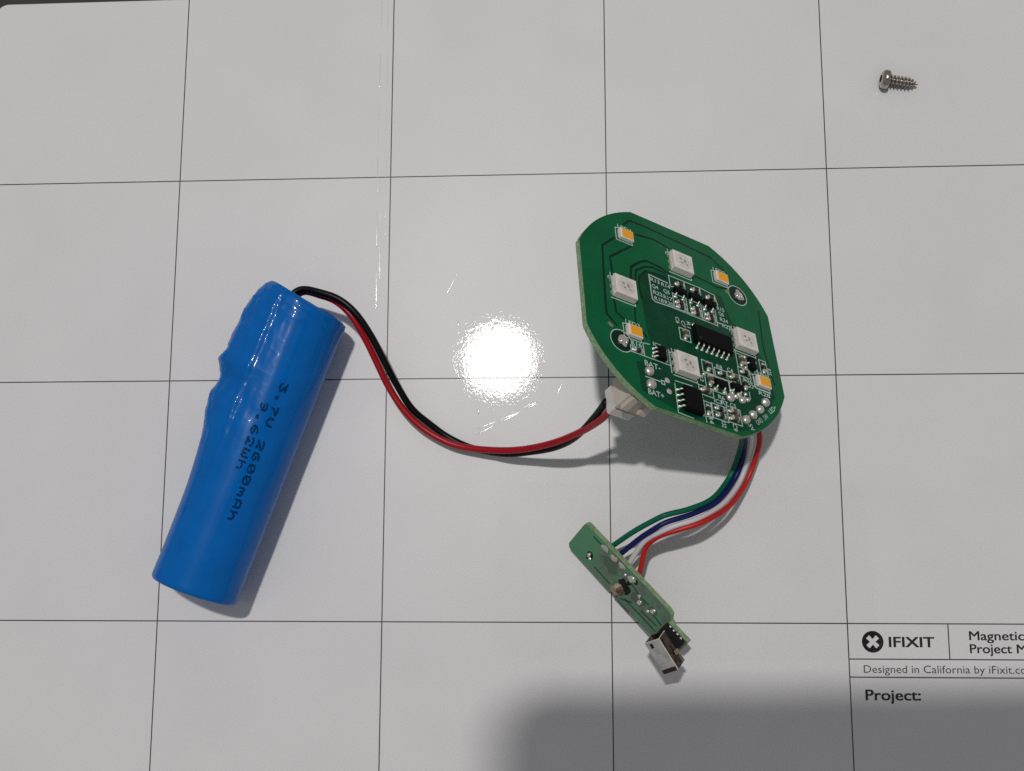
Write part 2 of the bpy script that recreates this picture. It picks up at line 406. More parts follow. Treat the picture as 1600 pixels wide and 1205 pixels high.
# leads
m_red = mat('red_pvc', (0.36, 0.003, 0.010), 0.36, spec=0.35, var=0.06, vscale=900)
m_blackw = mat('black_pvc', (0.002, 0.002, 0.0025), 0.36, spec=0.22)
BINV = bat.matrix_world.inverted()
def toB(p): return (BINV @ (Vector(p) * MM)) / MM
red = [(28.6, -31.0, 9.6), (31.29, -28.55, 9.4), (35.09, -29.38, 9.7), (38.85, -30.98, 9.8), (42.15, -34.21, 9.5), (44.87, -38.92, 8.0), (47.18, -43.9, 6.3), (49.39, -48.52, 4.8), (52.6, -53.3, 3.8), (56.72, -57.2, 3.0), (62.17, -60.2, 2.9), (67.6, -61.5, 3.6), (74.4, -62.15, 5.8), (79.8, -62.0, 8.8), (85.1, -61.25, 13.0), (90.0, -59.9, 18.5), (93.6, -58.5, 24.5), (95.6, -57.2, 28.7)]
blk = [(28.2, -30.6, 11), (31.26, -28.4, 11.0), (35.5, -29.21, 11.5), (39.62, -30.79, 11.5), (43.11, -33.74, 11.0), (46.19, -38.25, 9.5), (48.84, -43.5, 7.6), (51.1, -48.0, 5.4), (54.1, -52.8, 3.4), (58.1, -56.2, 1.8), (61.96, -58.9, 1.15), (67.2, -61.25, 1.9), (74.0, -62.65, 4.1), (79.6, -62.6, 7.1), (84.9, -62.1, 11.3), (89.0, -60.6, 16.4), (92.7, -57.6, 23.2), (94.8, -55.4, 28.3)]
B().tube([toB(p) for p in catmull(red)], 0.72, 14).build('lead_wire', m_red, bat, smooth=True)['label'] = 'red lead'
B().tube([toB(p) for p in catmull(blk)], 0.72, 14).build('lead_wire', m_blackw, bat, smooth=True)['label'] = 'black lead'

# ------------------------------------------------------------------ round LED board
RB = Matrix(((0.8199185, -0.0609784, 0.5692234), (-0.2038000, 0.8980809, 0.3897643), (-0.5349758, -0.4355827, 0.7239258)))
CB = Vector((110.5606, -37.7989, 19.5674))
pcb = empty('led_circuit_board', CB, RB)                            # local z = 0 is the component face
tag(pcb, 'green circuit board with four orange LEDs propped up on one corner', 'circuit board')
TH = 1.3; H = 48.65 / 2; RD = 1.0877 * H
out = []
a0 = math.acos(H / RD)
for k in range(4):
    for i in range(13):
        a = a0 + (math.pi / 2 - 2 * a0) * i / 12 + k * math.pi / 2
        out.append((max(-H, min(H, RD * math.cos(a))), max(-H, min(H, RD * math.sin(a)))))
m_mask = mat('green_solder_mask', (0.0, 0.124, 0.043), 0.45, spec=0.15, coat=0.18, coat_rough=0.08, var=0.10, vscale=120)
m_maskd = mat('green_mask_bare_laminate', (0.0, 0.026, 0.012), 0.45, spec=0.15, coat=0.18, coat_rough=0.08, var=0.12, vscale=200)
m_fr4 = mat('pale_laminate_edge', (0.25, 0.37, 0.20), 0.8, var=0.25, vscale=1500)
ring = len(out); e = B(); e.prism(out, -TH, -0.04)
e.build('laminate_core', m_fr4, pcb)
B().prism(out, -0.04, 0.0).build('solder_mask', m_mask, pcb)
B().prism(out, -TH - 0.04, -TH).build('back_mask', m_mask, pcb)
# clearances between copper pours: bare laminate reads darker through the mask
zt = 0.006
def gap(pts, wd=0.5): B().strip(pts, wd, zt).build('copper_clearance', m_maskd, pcb)
gap([(-15.3, 15.0), (-18.78, 11.35), (-19.09, 5.04), (-19.44, -3.13), (-19.46, -6.25), (-17.2, -8.3)])
gap([(-11.04, 14.69), (-17.16, 9.04), (-16.95, 5.15), (-17.26, -2.24), (-17.1, -5.0), (-14.65, -6.4)])
gap([(-12.84, 19.6), (-11.05, 21.57), (-8.24, 21.82), (1.76, 21.39), (10.37, 21.0), (13.75, 18.6)])
gap([(-9.94, 18.3), (-5.29, 19.07), (-3.17, 18.79), (-1.24, 18.24), (0.4, 17.2)], .55)
gap([(-12.62, 4.6), (-12.07, 8.6), (-9.55, 11.05), (-7.83, 11.98), (-4.61, 11.85), (-1.8, 10.9)], .6)
gap([(-11.38, 4.4), (-11.03, 8.04), (-8.5, 10.2), (-6.31, 10.9), (-3.0, 10.7)], .5)
gap([(-10.3, 1.0), (-10.67, 4.54), (-10.22, 6.88), (-8.4, 9.1), (-6.0, 9.5), (-3, 9.3)], .5)
gap([(21.8, 11.11), (21.0, 1.39), (21.54, -4.99), (22.2, -8.55)], .4)
gap([(-12.4, -1.6), (-12.6, -5.6), (-10.2, -8.6)], .4)
gap([(4.5, 13.5), (8.2, 13.2), (10.6, 12.8), (14.2, 13.8)], .5)
gap([(17.8, -1.2), (18.6, -3.0), (20.8, -3.6)], .4)
m_maskm = mat('green_mask_thin_pour', (0.0, 0.062, 0.025), 0.45, spec=0.15, coat=0.18, coat_rough=0.08, var=0.2, vscale=250)
for poly in ([(-10.4, 6.9), (-8.3, 9.2), (-3.0, 10.3), (4, 11.1), (11.5, 10.6), (13.2, 4.2), (17.4, 3.0), (20.6, -3.6), (21.6, -11.4), (15.6, -20.6), (10.0, -23.4), (-4.2, -23.9), (-13.0, -21.6), (-13.6, -15.2), (-9.3, -13.6), (-9.6, -9.2), (-10.3, -4.0)],):
    B().sheet(poly, zt - 0.003).build('copper_clearance', m_maskm, pcb)

m_silk = mat('pale_silkscreen', (0.50, 0.66, 0.60), 0.6)
zs = 0.014
def silk(pts, wd=0.22, closed=False): return B().strip(pts, wd, zs, closed).build('silkscreen_outline', m_silk, pcb)
def rect(x0, y0, x1, y1, wd=0.22): return silk([(x0, y0), (x1, y0), (x1, y1), (x0, y1)], wd, True)
def label(s, x, y, cap=0.95, width=None, rot=0.0):
    return text(s, x, y, cap, width or cap * 0.78 * len(s), rot, zs, 0.0 if set(s) & set('WMN') else 0.014, center=True).build('silkscreen_text', m_silk, pcb)

m_white = mat('white_led_plastic', (0.84, 0.78, 0.73), 0.5, sss=0.0, var=0.04, vscale=900)
m_phos = mat('orange_phosphor_gel', (1.0, 0.44, 0.01), 0.45)
m_cav = mat('clear_potted_cavity', (0.74, 0.70, 0.65), 0.25, coat=0.4, var=0.12, vscale=1400)
m_die = mat('dark_led_die', (0.33, 0.31, 0.30), 0.4)
m_sold = mat('solder', (0.80, 0.77, 0.70), 0.33, 0.8, var=0.12, vscale=900)
m_tin = mat('tinned_lead', (0.78, 0.76, 0.68), 0.38, 0.6)
m_chip = mat('black_mould_compound', (0.004, 0.004, 0.005), 0.6, spec=0.12)
m_brown = mat('brown_capacitor', (0.13, 0.085, 0.05), 0.5)
m_resb = mat('dark_resistor_body', (0.02, 0.018, 0.018), 0.4)

def white_led(cx, cy):
    o = B().box(cx, cy, 3.25, 2.6, 0.06, 0.9, 0.12).build('led', m_white, pcb)
    B().box(cx + 0.12, cy, 2.7, 2.2, 0.9 - 0.05, 0.925, 0.02).build('phosphor', m_phos, o)
    for s in (-1, 1): B().box(cx + s * 1.55, cy, 0.55, 2.2, 0.0, 0.14).build('terminal', m_sold, o)
    silk([(cx - 1.15, cy + 1.75), (cx - 2.25, cy + 1.6), (cx - 2.25, cy - 1.65), (cx + 1.75, cy - 1.65), (cx + 1.75, cy - .9)], .2)
    return o
for i, (cx, cy) in enumerate(((-12.75, 16.35), (12.05, 15.6), (-13.55, -8.65), (18.55, -9.2))):
    white_led(cx, cy); label('LED%d' % (i + 1), cx + 0.1, cy + 2.35, 0.95, 3.4)

def rgb_led(cx, cy, flip=0):
    o = B().box(cx, cy, 5.0, 4.7, 0.08, 1.6, 0.12).build('led', m_white, pcb)
    n = 28; c = B()
    c.prism([(cx + 1.95 * math.cos(2 * math.pi * i / n), cy + 1.95 * math.sin(2 * math.pi * i / n)) for i in range(n)], 1.5, 1.612)
    c.build('cavity', m_cav, o)
    for dx, dy, sx, sy in ((-.75, .45, .62, .45), (.35, .15, .5, .8), (-.5, -.55, .5, .42), (.75, -.7, .45, .4)):
        B().box(cx + dx, cy + dy, sx, sy, 1.6, 1.63).build('die', m_die, o)
    for yy in (-1.6, 0, 1.6):
        for s in (-1, 1): B().box(cx + s * 2.62, cy + yy, 0.5, 0.85, 0.0, 0.75, 0.08).build('terminal', m_tin, o)
    silk([(cx - 1.4, cy + 2.75), (cx - 3.1, cy + 2.55), (cx - 3.1, cy + 1.9)], .2); silk([(cx - 2.9, cy - 2.75), (cx + 2.9, cy - 2.75), (cx + 2.9, cy - 2.1)], .24)
    return o
for k, (cx, cy) in enumerate(((-15.1, 1.15), (0.85, 14.45), (15.25, -0.2), (-2.0, -12.5))):
    rgb_led(cx, cy)
    label('LED%d' % (k + 5), cx - 0.9, cy + 3.25, 0.95, 3.4)
silk([(-5.35, -9.4), (-5.2, -15.0)], .24)

def ic(name, cx, cy, sx, sy, h, pins, side, pitch, plen=1.15, pw=0.42, first=0.0):
    """moulded package; side 'y' = leads on the two long edges, 'x' = leads left and right"""
    o = B().box(cx, cy, sx, sy, 0.18, h, 0.10).build(name, m_chip, pcb)
    for s in (-1, 1):
        for k in range(pins):
            p = (k - (pins - 1) / 2) * pitch; edge = (sy if side == 'y' else sx) / 2
            q = B().tube([(p, edge - .02, h * .55), (p, edge + .28, h * .54), (p, edge + .42, h * .40), (p, edge + .55, .14), (p, edge + plen, .09)], pw / 2, 6)
            q.xform((lambda v, s=s: Vector((cx + v.x, cy + s * v.y, v.z))) if side == 'y' else (lambda v, s=s: Vector((cx + s * v.y, cy + v.x, v.z))))
            q.build('pin', m_tin, o, smooth=True)
            pad = B()
            if side == 'y': pad.dome(cx + p, cy + s * (edge + plen * .75), .36, .16, 0.0, 10, 3)
            else: pad.dome(cx + s * (edge + plen * .75), cy + p, .36, .16, 0.0, 10, 3)
            pad.build('pad', m_sold, o, smooth=True)
    return o
ic('chip', 6.05, -3.35, 9.2, 4.1, 1.45, 7, 'y', 1.27)
B().disc(2.3, -4.6, .28, 1.456, 14).build('pin_mark', m_resb, pcb)
ic('chip', -1.7, -20.55, 4.1, 5.2, 1.45, 4, 'x', 1.27)
silk([(-4.9, -17.2), (-5.0, -23.9), (-1.4, -24.1)], .2); silk([(1.6, -17.2), (1.75, -24.0)], .2); silk([(-4.8, -16.6), (-.4, -16.4)], .2)
ic('chip', -7.6, -11.6, 1.7, 2.9, 1.05, 3, 'x', 0.95, .8, .34)
silk([(-11.5, -10.4), (-11.4, -13.3), (-5.1, -13.3), (-5.3, -9.6)], .2); silk([(-11.45, -11.8), (-14.6, -11.8), (-14.5, -13.3), (-11.5, -13.3)], .2); silk([(-11.5, -10.2), (-9.8, -9.9)], .2)

def sot(cx, cy, rot=0.0):
    """three-lead transistor"""
    c, s = math.cos(rot), math.sin(rot)
    R2 = lambda v: Vector((cx + v.x * c - v.y * s, cy + v.x * s + v.y * c, v.z))
    o = B().box(0, 0, 2.9, 1.35, 0.12, 1.0, 0.10).xform(R2).build('transistor', m_chip, pcb)
    for px, sg in ((-.95, -1), (.95, -1), (0, 1)):
        q = B().tube([(px, sg * .65, .5), (px, sg * .85, .48), (px, sg * 1.0, .12), (px, sg * 1.45, .07)], .2, 6).xform(R2); q.build('pin', m_tin, o, smooth=True)
        B().dome(px, sg * 1.35, .46, .3, 0, 10, 3, lump=.2).xform(R2).build('pad', m_sold, o, smooth=True)
    return o
for cx, cy, r_ in ((-.45, 6.7, 0), (3.45, 6.75, 0), (7.1, 6.5, 0), (16.2, -5.4, math.pi / 2), (6.65, -13.6, 0), (10.8, -13.1, 0)): sot(cx, cy, r_)

def passive(cx, cy, rot=0.0, body=None, L=1.7, W=.85, name='resistor'):
    c, s = math.cos(rot), math.sin(rot); R2 = lambda v: Vector((cx + v.x * c - v.y * s, cy + v.x * s + v.y * c, v.z))
    o = B().box(0, 0, L - .5, W, 0.05, .5 if body is None else .75, .04).xform(R2).build(name, body or m_resb, pcb)
    for sg in (-1, 1):
        B().box(sg * (L / 2 - .17), 0, .36, W + .02, 0.04, (.5 if body is None else .75) + .015, .05).xform(R2).build('terminal', m_tin, o)
        B().dome(sg * (L / 2 + .12), 0, .46, .38, 0, 10, 4, lump=.25).xform(R2).build('solder_fillet', m_sold, o, smooth=True)
    return o
HP = math.pi / 2
for cx, cy, r_ in ((-.45, 3.9, 0), (-.4, 2.75, 0), (3.5, 3.75, 0), (3.6, 2.75, 0), (7.2, 3.75, 0), (7.35, 2.7, 0), (.2, 8.9, 0), (4.3, 9.1, 0), (8.2, 8.7, 0)): passive(cx, cy, r_)
for cx, cy, r_ in ((4.3, -10.05, HP), (8.0, -10.7, 0), (14.2, -8.1, 0), (19.75, -5.0, HP), (5.6, -19.7, 0), (5.6, -21.3, 0), (2.5, -20.9, HP), (-13.0, -12.65, 0), (13.6, -11.2, HP)): passive(cx, cy, r_)
for cx, cy, r_ in ((11.0, -10.5, 0), (2.7, -16.4, 0), (9.0, -19.3, 0), (9.0, -20.9, 0), (-.45, -4.0, HP), (13.7, -5.4, HP), (4.2, -13.5, HP)): passive(cx, cy, r_, m_brown, name='capacitor')
# outlines round the small parts
rect(-2.1, 1.9, 1.35, 6.0); rect(2.25, 1.95, 5.2, 6.0); rect(5.75, 1.95, 8.95, 6.0)
silk([(-2.35, 7.6), (-2.45, 10.5), (5.6, 10.6), (9.5, 10.2), (10.0, 7.6)]); silk([(1.5, 10.5), (1.6, 7.6)]); silk([(5.6, 10.5), (5.7, 7.4)])
silk([(-2.4, 7.6), (-1.3, 7.9)]); silk([(-2.84, 8.18), (-7.72, 8.46), (-7.62, 2.2), (-6.9, 1.75), (12.7, 3.0)], .26); silk([(-2.3, 1.9), (9.2, 1.85)], .2)
rect(-1.7, -5.5, .9, -2.6); rect(2.9, -11.7, 5.6, -8.8, .2); rect(6.0, -11.75, 9.3, -9.6, .2); rect(9.3, -11.7, 12.6, -9.4, .2); rect(3.1, -15.6, 9.2, -11.9, .2)
rect(9.4, -15.0, 12.9, -11.9, .2); rect(12.5, -9.2, 15.6, -7.1, .2); rect(12.6, -7.0, 15.2, -3.6, .2); rect(18.9, -6.9, 20.7, -3.0, .2); rect(1.1, -17.5, 4.6, -15.4, .2)
rect(1.75, -22.5, 3.5, -19.0, .2); rect(3.7, -20.5, 7.4, -18.8, .2); rect(3.7, -22.2, 7.4, -20.5, .2); rect(7.5, -20.1, 10.9, -18.2, .2); rect(7.5, -21.9, 10.9, -20.1, .2); silk([(13.0, -12.3), (13.0, -14.6), (14.4, -14.4), (14.4, -12.6)], .2)
silk([(15.6, -7.3), (16.5, -8.2), (16.6, -11.0), (20.5, -11.1)], .2)
# designators
for s, x, y, wd in (('R13', -6.3, 7.45, 2.3), ('R14', -3.6, 7.3, 2.2), ('Q4', -6.5, 5.8, 1.6), ('Q5', -3.6, 5.7, 1.6), ('R22', -6.0, 4.25, 2.3), ('R17', -3.5, 4.1, 2.2), ('R18', -5.9, 2.75, 2.3), ('R20', -3.4, 2.75, 2.2),
                    ('R15', 10.6, 6.9, 1.9), ('Q6', 10.5, 5.6, 1.4), ('R24', 11.0, 4.1, 2.1), ('R21', 11.3, 2.6, 2.1), ('IC2', -8.0, -9.4, 2.0), ('R16', -13.1, -11.0, 2.6), ('R8', 7.4, -9.0, 1.5), ('C4', 10.2, -8.8, 1.5),
                    ('R26', 14.6, -9.9, 2.4), ('R27', 14.9, -11.0, 2.4), ('R6', 6.6, -16.6, 1.6), ('R7', 7.2, -17.7, 1.6), ('IC3', 5.5, -17.9, 1.9), ('C5', 9.3, -17.6, 1.5), ('R9', 12.2, -3.1, 1.4), ('R28', 18.6, -11.8, 3.0)):
    label(s, x, y, .95, wd)
for s, x, y in (('C6', -1.8, -.9), ('C7', -.4, -1.3), ('R1', 1.0, -1.0), ('R25', 21.3, -5.3), ('R3', .9, -17.6), ('R2', 2.2, -13.6)): label(s, x, y, .95, 1.6, -HP)
for s, x, y in (('R4', 3.0, -23.0), ('R32', 6.1, -22.9), ('C9', 8.9, -22.8)): label(s, x, y, 1.05, 1.7, -HP)
for s, x, y, r_ in (('5V', 13.3, -21.4, -1.0), ('GND', 15.7, -19.2, .75), ('SW', 17.7, -17.5, .75), ('LED+', 20.0, -15.0, .75)): label(s, x, y, 1.0, .62 * len(s) + .3, r_)
label('BAT-', -9.8, -14.8, 1.25, 3.7); label('BAT+', -9.8, -21.3, 1.25, 3.7); silk([(-11.9, -18.1), (-8.1, -18.1), (-8.1, -18.5), (-7.4, -18.5), (-7.4, -17.7), (-8.1, -17.7), (-8.1, -18.1)], .24)

def joint(cx, cy, r, h, name='solder_joint', lump=.15): return B().dome(cx, cy, r, h, 0.0, 18, 7, lump=lump).build(name, m_sold, pcb, smooth=True)
for cx, cy, r, h in ((8.9, -15.9, .95, .75), (12.0, -15.5, .85, .75), (10.4, -15.2, .6, .6), (13.5, -14.9, .55, .5), (18.3, -13.9, 1.0, .95), (16.3, -16.3, .95, .95), (14.1, -18.3, 1.0, .95), (12.0, -20.1, 1.0, .95), (-10.8, -16.6, 1.05, .8), (-10.8, -19.6, 1.1, .85)):
    joint(cx, cy, r, h)
for cx, cy, r, h in ((9.6, -13.9, .45, .4), (7.6, -15.2, .5, .45), (5.3, -15.1, .5, .4), (11.3, -14.3, .5, .5), (13.3, -13.6, .4, .3), (-9.4, -12.6, .4, .3), (6.2, -12.2, .35, .3), (14.9, -3.9, .45, .35), (14.8, -6.6, .45, .35), (10.0, -11.9, .4, .35), (2.9, -12.4, .4, .35)): joint(cx, cy, r, h, lump=.35)
for cx, cy in ((-6.6, -17.2), (-6.5, -19.7)): B().dome(cx, cy, .62, .14, 0.0, 14, 3).build('via', m_tin, pcb, smooth=True)
# two screw bosses with solder lumps inside printed rings
for cx, cy in ((-16.6, -11.6), (16.3, 12.9)):
    n = 36; silk([(cx + 2.5 * math.cos(2 * math.pi * i / n), cy + 2.5 * math.sin(2 * math.pi * i / n)) for i in range(n)], .2, True)
    B().disc(cx, cy, 2.35, zt + .002, 28).build('bare_pad', m_maskd, pcb)
    o = joint(cx + .35, cy + .2, 1.25, .55, lump=.45); B().dome(cx - .3, cy - .35, .5, .65, 0, 12, 4, lump=.3).build('solder_bead', m_sold, o, smooth=True); B().dome(cx + .9, cy - .3, .42, .55, 0, 12, 4, lump=.3).build('solder_bead', m_sold, o, smooth=True)
m_tan = mat('tan_bare_copper', (0.22, 0.24, 0.12), 0.5)
for cx, cy, a in ((-18.8, -8.6, -.6), (13.5, 12.9, .7)):
    B().strip([(cx - .6 * math.cos(a), cy - .6 * math.sin(a)), (cx + .6 * math.cos(a), cy + .6 * math.sin(a))], .75, zs + .002).build('bare_pad', m_tan, pcb)

# battery socket on the back, the plug of the battery leads in it
m_ny = mat('ivory_nylon', (0.62, 0.56, 0.48), 0.5, var=0.04, vscale=500)
m_ny2 = mat('white_nylon_plug', (0.70, 0.66, 0.62), 0.5, var=0.04, vscale=500)
sk = empty('battery_socket', (0, 0, 0)); sk.matrix_world = Matrix.Identity(4); sk.parent = pcb
x0, x1, y0, y1 = -14.1, -7.8, -21.6, -15.6; zb = -TH - 0.05
for nm, (cx, cy, sx, sy) in dict(a=(x0 + .35, (y0 + y1) / 2, .7, y1 - y0), b=(x1 - .35, (y0 + y1) / 2, .7, y1 - y0), c=((x0 + x1) / 2, y1 - .35, x1 - x0 - 1.4, .7), d=((x0 + x1) / 2, y0 + .35, x1 - x0 - 1.4, .7)).items():
    B().box(cx, cy, sx, sy, zb - 5.6, zb, 0.0).build('socket_wall', m_ny, sk)
B().box((x0 + x1) / 2, (y0 + y1) / 2, x1 - x0 - 1.4, y1 - y0 - 1.4, zb - 1.2, zb).build('socket_floor', m_ny, sk)
B().box(x1 - 1.2, y0 - .45, 1.6, .9, zb - 4.6, zb - .6, .1).build('latch_rib', m_ny, sk)
B().box(x0 + 1.2, y0 - .45, 1.4, .9, zb - 4.6, zb - .6, .1).build('latch_rib', m_ny, sk)
pl = empty('lead_plug', (0, 0, 0)); pl.matrix_world = Matrix.Identity(4)
plM = pcb.matrix_world.copy(); pl.matrix_world = plM
pl.parent = bat; pl.matrix_parent_inverse = bat.matrix_world.inverted()
B().box((x0 + x1) / 2, (y0 + y1) / 2, x1 - x0 - 1.6, y1 - y0 - 1.6, zb - 6.4, zb - 1.4).build('plug_body', m_ny2, pl)
B().prism(rrect(x0 + .1, y0 + .2, x1 - 1.0, y1 - .2, .5, 4), zb - 8.3, zb - 6.4).build('plug_flange', m_ny2, pl)

# ------------------------------------------------------------------ ribbon of four soldered wires
rib = empty('wire_ribbon', (118, -70, 9))
tag(rib, 'ribbon of four thin wires, green, blue, white and red, joining the two green boards', 'ribbon cable')
m_grn = mat('green_pvc', (0.0, 0.125, 0.065), 0.4, spec=0.3); m_blu = mat('navy_pvc', (0.006, 0.010, 0.10), 0.4, spec=0.3)
m_wht = mat('white_pvc', (0.66, 0.64, 0.66), 0.4, spec=0.5); m_redb = mat('bright_red_pvc', (0.50, 0.014, 0.010), 0.4, spec=0.4)
chains = {'green': (m_grn, [(120.7, -58.8, 20.5), (121.1, -60.2, 15.5), (122.49, -60.98, 9.5), (121.79, -64.92, 4.6), (119.99, -68.56, 4.0), (116.3, -72.51, 8.0), (111.38, -74.74, 12.0), (107.2, -75.82, 13.4), (105.07, -76.62, 13.0), (100.61, -78.95, 10.0), (96.97, -81.33, 6.6), (95.4, -82.4, 5.4)]),
 'blue': (m_blu, [(122.2, -57.8, 18.6), (122.1, -59.9, 14.2), (123.18, -60.95, 9.2), (122.9, -64.92, 4.6), (121.07, -68.84, 4.2), (117.29, -73.04, 8.2), (112.24, -75.63, 12.0), (106.8, -77.39, 13.3), (104.05, -78.87, 12.5), (101.49, -80.54, 9.8), (98.23, -83.14, 6.8), (96.8, -84.2, 5.6)]),
 'white': (m_wht, [(124.0, -56.6, 16.7), (123.8, -59.3, 12.8), (124.49, -60.94, 9.0), (124.02, -64.97, 5.0), (122.15, -69.29, 4.8), (118.33, -73.65, 8.5), (113.21, -76.59, 12.2), (108.69, -78.01, 13.0), (105.32, -79.36, 12.2), (102.51, -81.05, 9.8), (100.28, -84.17, 7.0), (99.2, -86.0, 5.8)]),
 'red': (m_redb, [(125.5, -54.8, 14.6), (125.6, -58.0, 11.6), (126.19, -60.92, 8.8), (125.4, -65.01, 5.4), (123.3, -69.61, 5.4), (119.47, -74.13, 9.0), (114.18, -77.24, 12.4), (109.08, -78.88, 12.6), (105.34, -80.1, 11.6), (102.9, -82.18, 9.2), (101.92, -85.97, 7.0), (101.6, -87.2, 6.3)])}
RI = rib.matrix_world.inverted()
for nm, (mm_, pts) in chains.items():
    o = B().tube([(RI @ (p * MM)) / MM for p in catmull(pts)], 0.56, 12).build('wire', mm_, rib, smooth=True); o['label'] = nm + ' wire'

# ------------------------------------------------------------------ small charging board
sv = Vector((.68, -.733, .12)).normalized(); hp = Vector((.733, .68, 0)).normalized(); up = sv.cross(hp); up = up if up.z > 0 else -up
TL = 0.68; sw = hp * math.cos(TL) + up * math.sin(TL); sn = sv.cross(sw)
if sn.z < 0: sn = -sn
SL0 = Vector((86.889, -81.602, 2.6))
sb = empty('charging_board', SL0, Matrix((sv, sw, sv.cross(sw))).transposed())
tag(sb, 'narrow green charging board with torn solder pads and a metal port at its end', 'circuit board')
ZS = 1 if sv.cross(sw).dot(sn) > 0 else -1
def sbb(): return B()
def flipz(b): return b.xform(lambda v: Vector((v.x, v.y, v.z * ZS)))
m_sbm = mat('worn_pale_green_mask', (0.07, 0.235, 0.118), 0.5, coat=0.35, coat_rough=0.3)
k = NT(m_sbm); tc = k.n('ShaderNodeTexCoord'); sp_ = k.n('ShaderNodeSeparateXYZ'); k.l(tc.outputs['Object'], sp_.inputs[0])
na = k.n('ShaderNodeTexNoise', Scale=320.0, Detail=5.0, Roughness=0.7); nb = k.n('ShaderNodeTexNoise', Scale=900.0, Detail=4.0, Roughness=0.7); nc = k.n('ShaderNodeTexNoise', Scale=140.0, Detail=3.0)
for q in (na, nb, nc): k.l(tc.outputs['Object'], q.inputs['Vector'])
wn = k.n('ShaderNodeMapRange'); wn.interpolation_type = 'SMOOTHSTEP'; k.l(sp_.outputs['X'], wn.inputs[0])
wn.inputs[1].default_value = 0.0048; wn.inputs[2].default_value = 0.0075
st = k.n('ShaderNodeMapRange'); k.l(na.outputs['Fac'], st.inputs[0]); st.inputs[1].default_value = 0.38; st.inputs[2].default_value = 0.56
mu = k.n('ShaderNodeMath', operation='MULTIPLY'); k.l(wn.outputs[0], mu.inputs[0]); k.l(st.outputs[0], mu.inputs[1])
m1 = k.n('ShaderNodeMix', data_type='RGBA'); m1.inputs['A'].default_value = (0.05, 0.20, 0.095, 1); m1.inputs['B'].default_value = (0.095, 0.26, 0.14, 1); k.l(nc.outputs['Fac'], m1.inputs['Factor'])
m2 = k.n('ShaderNodeMix', data_type='RGBA'); m2.inputs['A'].default_value = (0.03, 0.045, 0.036, 1); m2.inputs['B'].default_value = (0.19, 0.23, 0.19, 1); k.l(nb.outputs['Fac'], m2.inputs['Factor'])
m3 = k.n('ShaderNodeMix', data_type='RGBA'); mq = k.n('ShaderNodeMath', operation='MULTIPLY'); mq.inputs[1].default_value = 0.92; k.l(mu.outputs[0], mq.inputs[0])
k.l(mq.outputs[0], m3.inputs['Factor']); k.l(m1.outputs['Result'], m3.inputs['A']); k.l(m2.outputs['Result'], m3.inputs['B']); k.l(m3.outputs['Result'], k.b.inputs['Base Color'])
m_sbd = mat('grimy_flux_stain', (0.085, 0.10, 0.075), 0.6, col2=(0.05, 0.13, 0.07), vscale=420)
m_sbk = mat('dark_green_clearance', (0.012, 0.075, 0.035), 0.5)
sout = [(.7, 0), (12.2, 0), (12.9, .7), (14.2, .9), (15.0, .2), (16, 0), (25.2, 0), (25.2, 2.0), (31.0, 2.2), (31.0, 5.5), (25.6, 5.5), (25.5, 6.3), (24.9, 7.2), (24.0, 7.5), (.5, 7.5), (0, 7.0), (0, .7)]
flipz(B().prism(sout, -1.45, -.03)).build('laminate_core', m_fr4, sb)
flipz(B().prism(sout, -.03, 0)).build('solder_mask', m_sbm, sb)
def blob_poly(cx, cy, rx, ry, n=26, amp=.25, seed=0): return [(cx + rx * math.cos(2 * math.pi * i / n) * (1 + amp * noise.noise((math.cos(2 * math.pi * i / n) * 1.7 + seed, math.sin(2 * math.pi * i / n) * 1.7, seed))), cy + ry * math.sin(2 * math.pi * i / n) * (1 + amp * noise.noise((math.cos(2 * math.pi * i / n) * 1.7, math.sin(2 * math.pi * i / n) * 1.7 + seed, 4 + seed)))) for i in range(n)]
flipz(B().sheet(blob_poly(9.4, 5.0, 2.2, 1.5, seed=1, amp=.9), .006)).build('flux_stain', m_sbd, sb)
flipz(B().sheet(blob_poly(18.2, 3.7, 1.9, 1.3, seed=3, amp=.5), .006)).build('flux_stain', m_sbd, sb)
flipz(B().sheet(blob_poly(21.8, 4.6, 1.2, .8, seed=5, amp=.5), .006)).build('flux_stain', m_sbd, sb)
for pts in ([(15.2, 5.3), (18.2, 4.7), (20.4, 4.9)], [(16.0, 1.5), (25.0, 1.5)], [(15.2, .6), (17.8, 2.2)], [(22.3, 4.0), (25.0, 3.7)], [(3.0, 6.6), (6.6, 6.6)], [(20.0, 2.4), (24.5, 2.7)], [(7.2, 1.4), (12.0, 1.3)]):
    flipz(B().strip(pts, .35, .010)).build('copper_clearance', m_sbk, sb)
m_torn = mat('torn_laminate_fibre', (0.42, 0.36, 0.27), 0.9, col2=(0.26, 0.15, 0.08), vscale=900)
m_brn = mat('burnt_brown_laminate', (0.11, 0.075, 0.05), 0.7, var=.5, vscale=1200)
m_hole = mat('black_burn_and_shade', (0.004, 0.004, 0.004), 0.9)  # black for burns, and for shade painted into openings and a gap
m_pale = mat('pale_flux_residue', (0.40, 0.38, 0.33), 0.7)
for i, (cx, cy, rx, ry) in enumerate(((13.8, 3.9, 1.25, 1.0), (15.4, 3.2, .8, .9), (14.6, 5.0, .5, .6))): flipz(B().prism(blob_poly(cx, cy, rx, ry, amp=.6, seed=20 + i), .0, .014)).build('burnt_hole', m_hole, sb)
tb = flipz(B().dome(13.7, 1.7, 1.45, .7, 0, 22, 6, lump=.4)).build('torn_pad', m_torn, sb, smooth=True)
flipz(B().dome(14.1, 2.3, .95, .75, 0.15, 18, 5, lump=.5)).build('fibre_tuft', m_brn, tb, smooth=True)
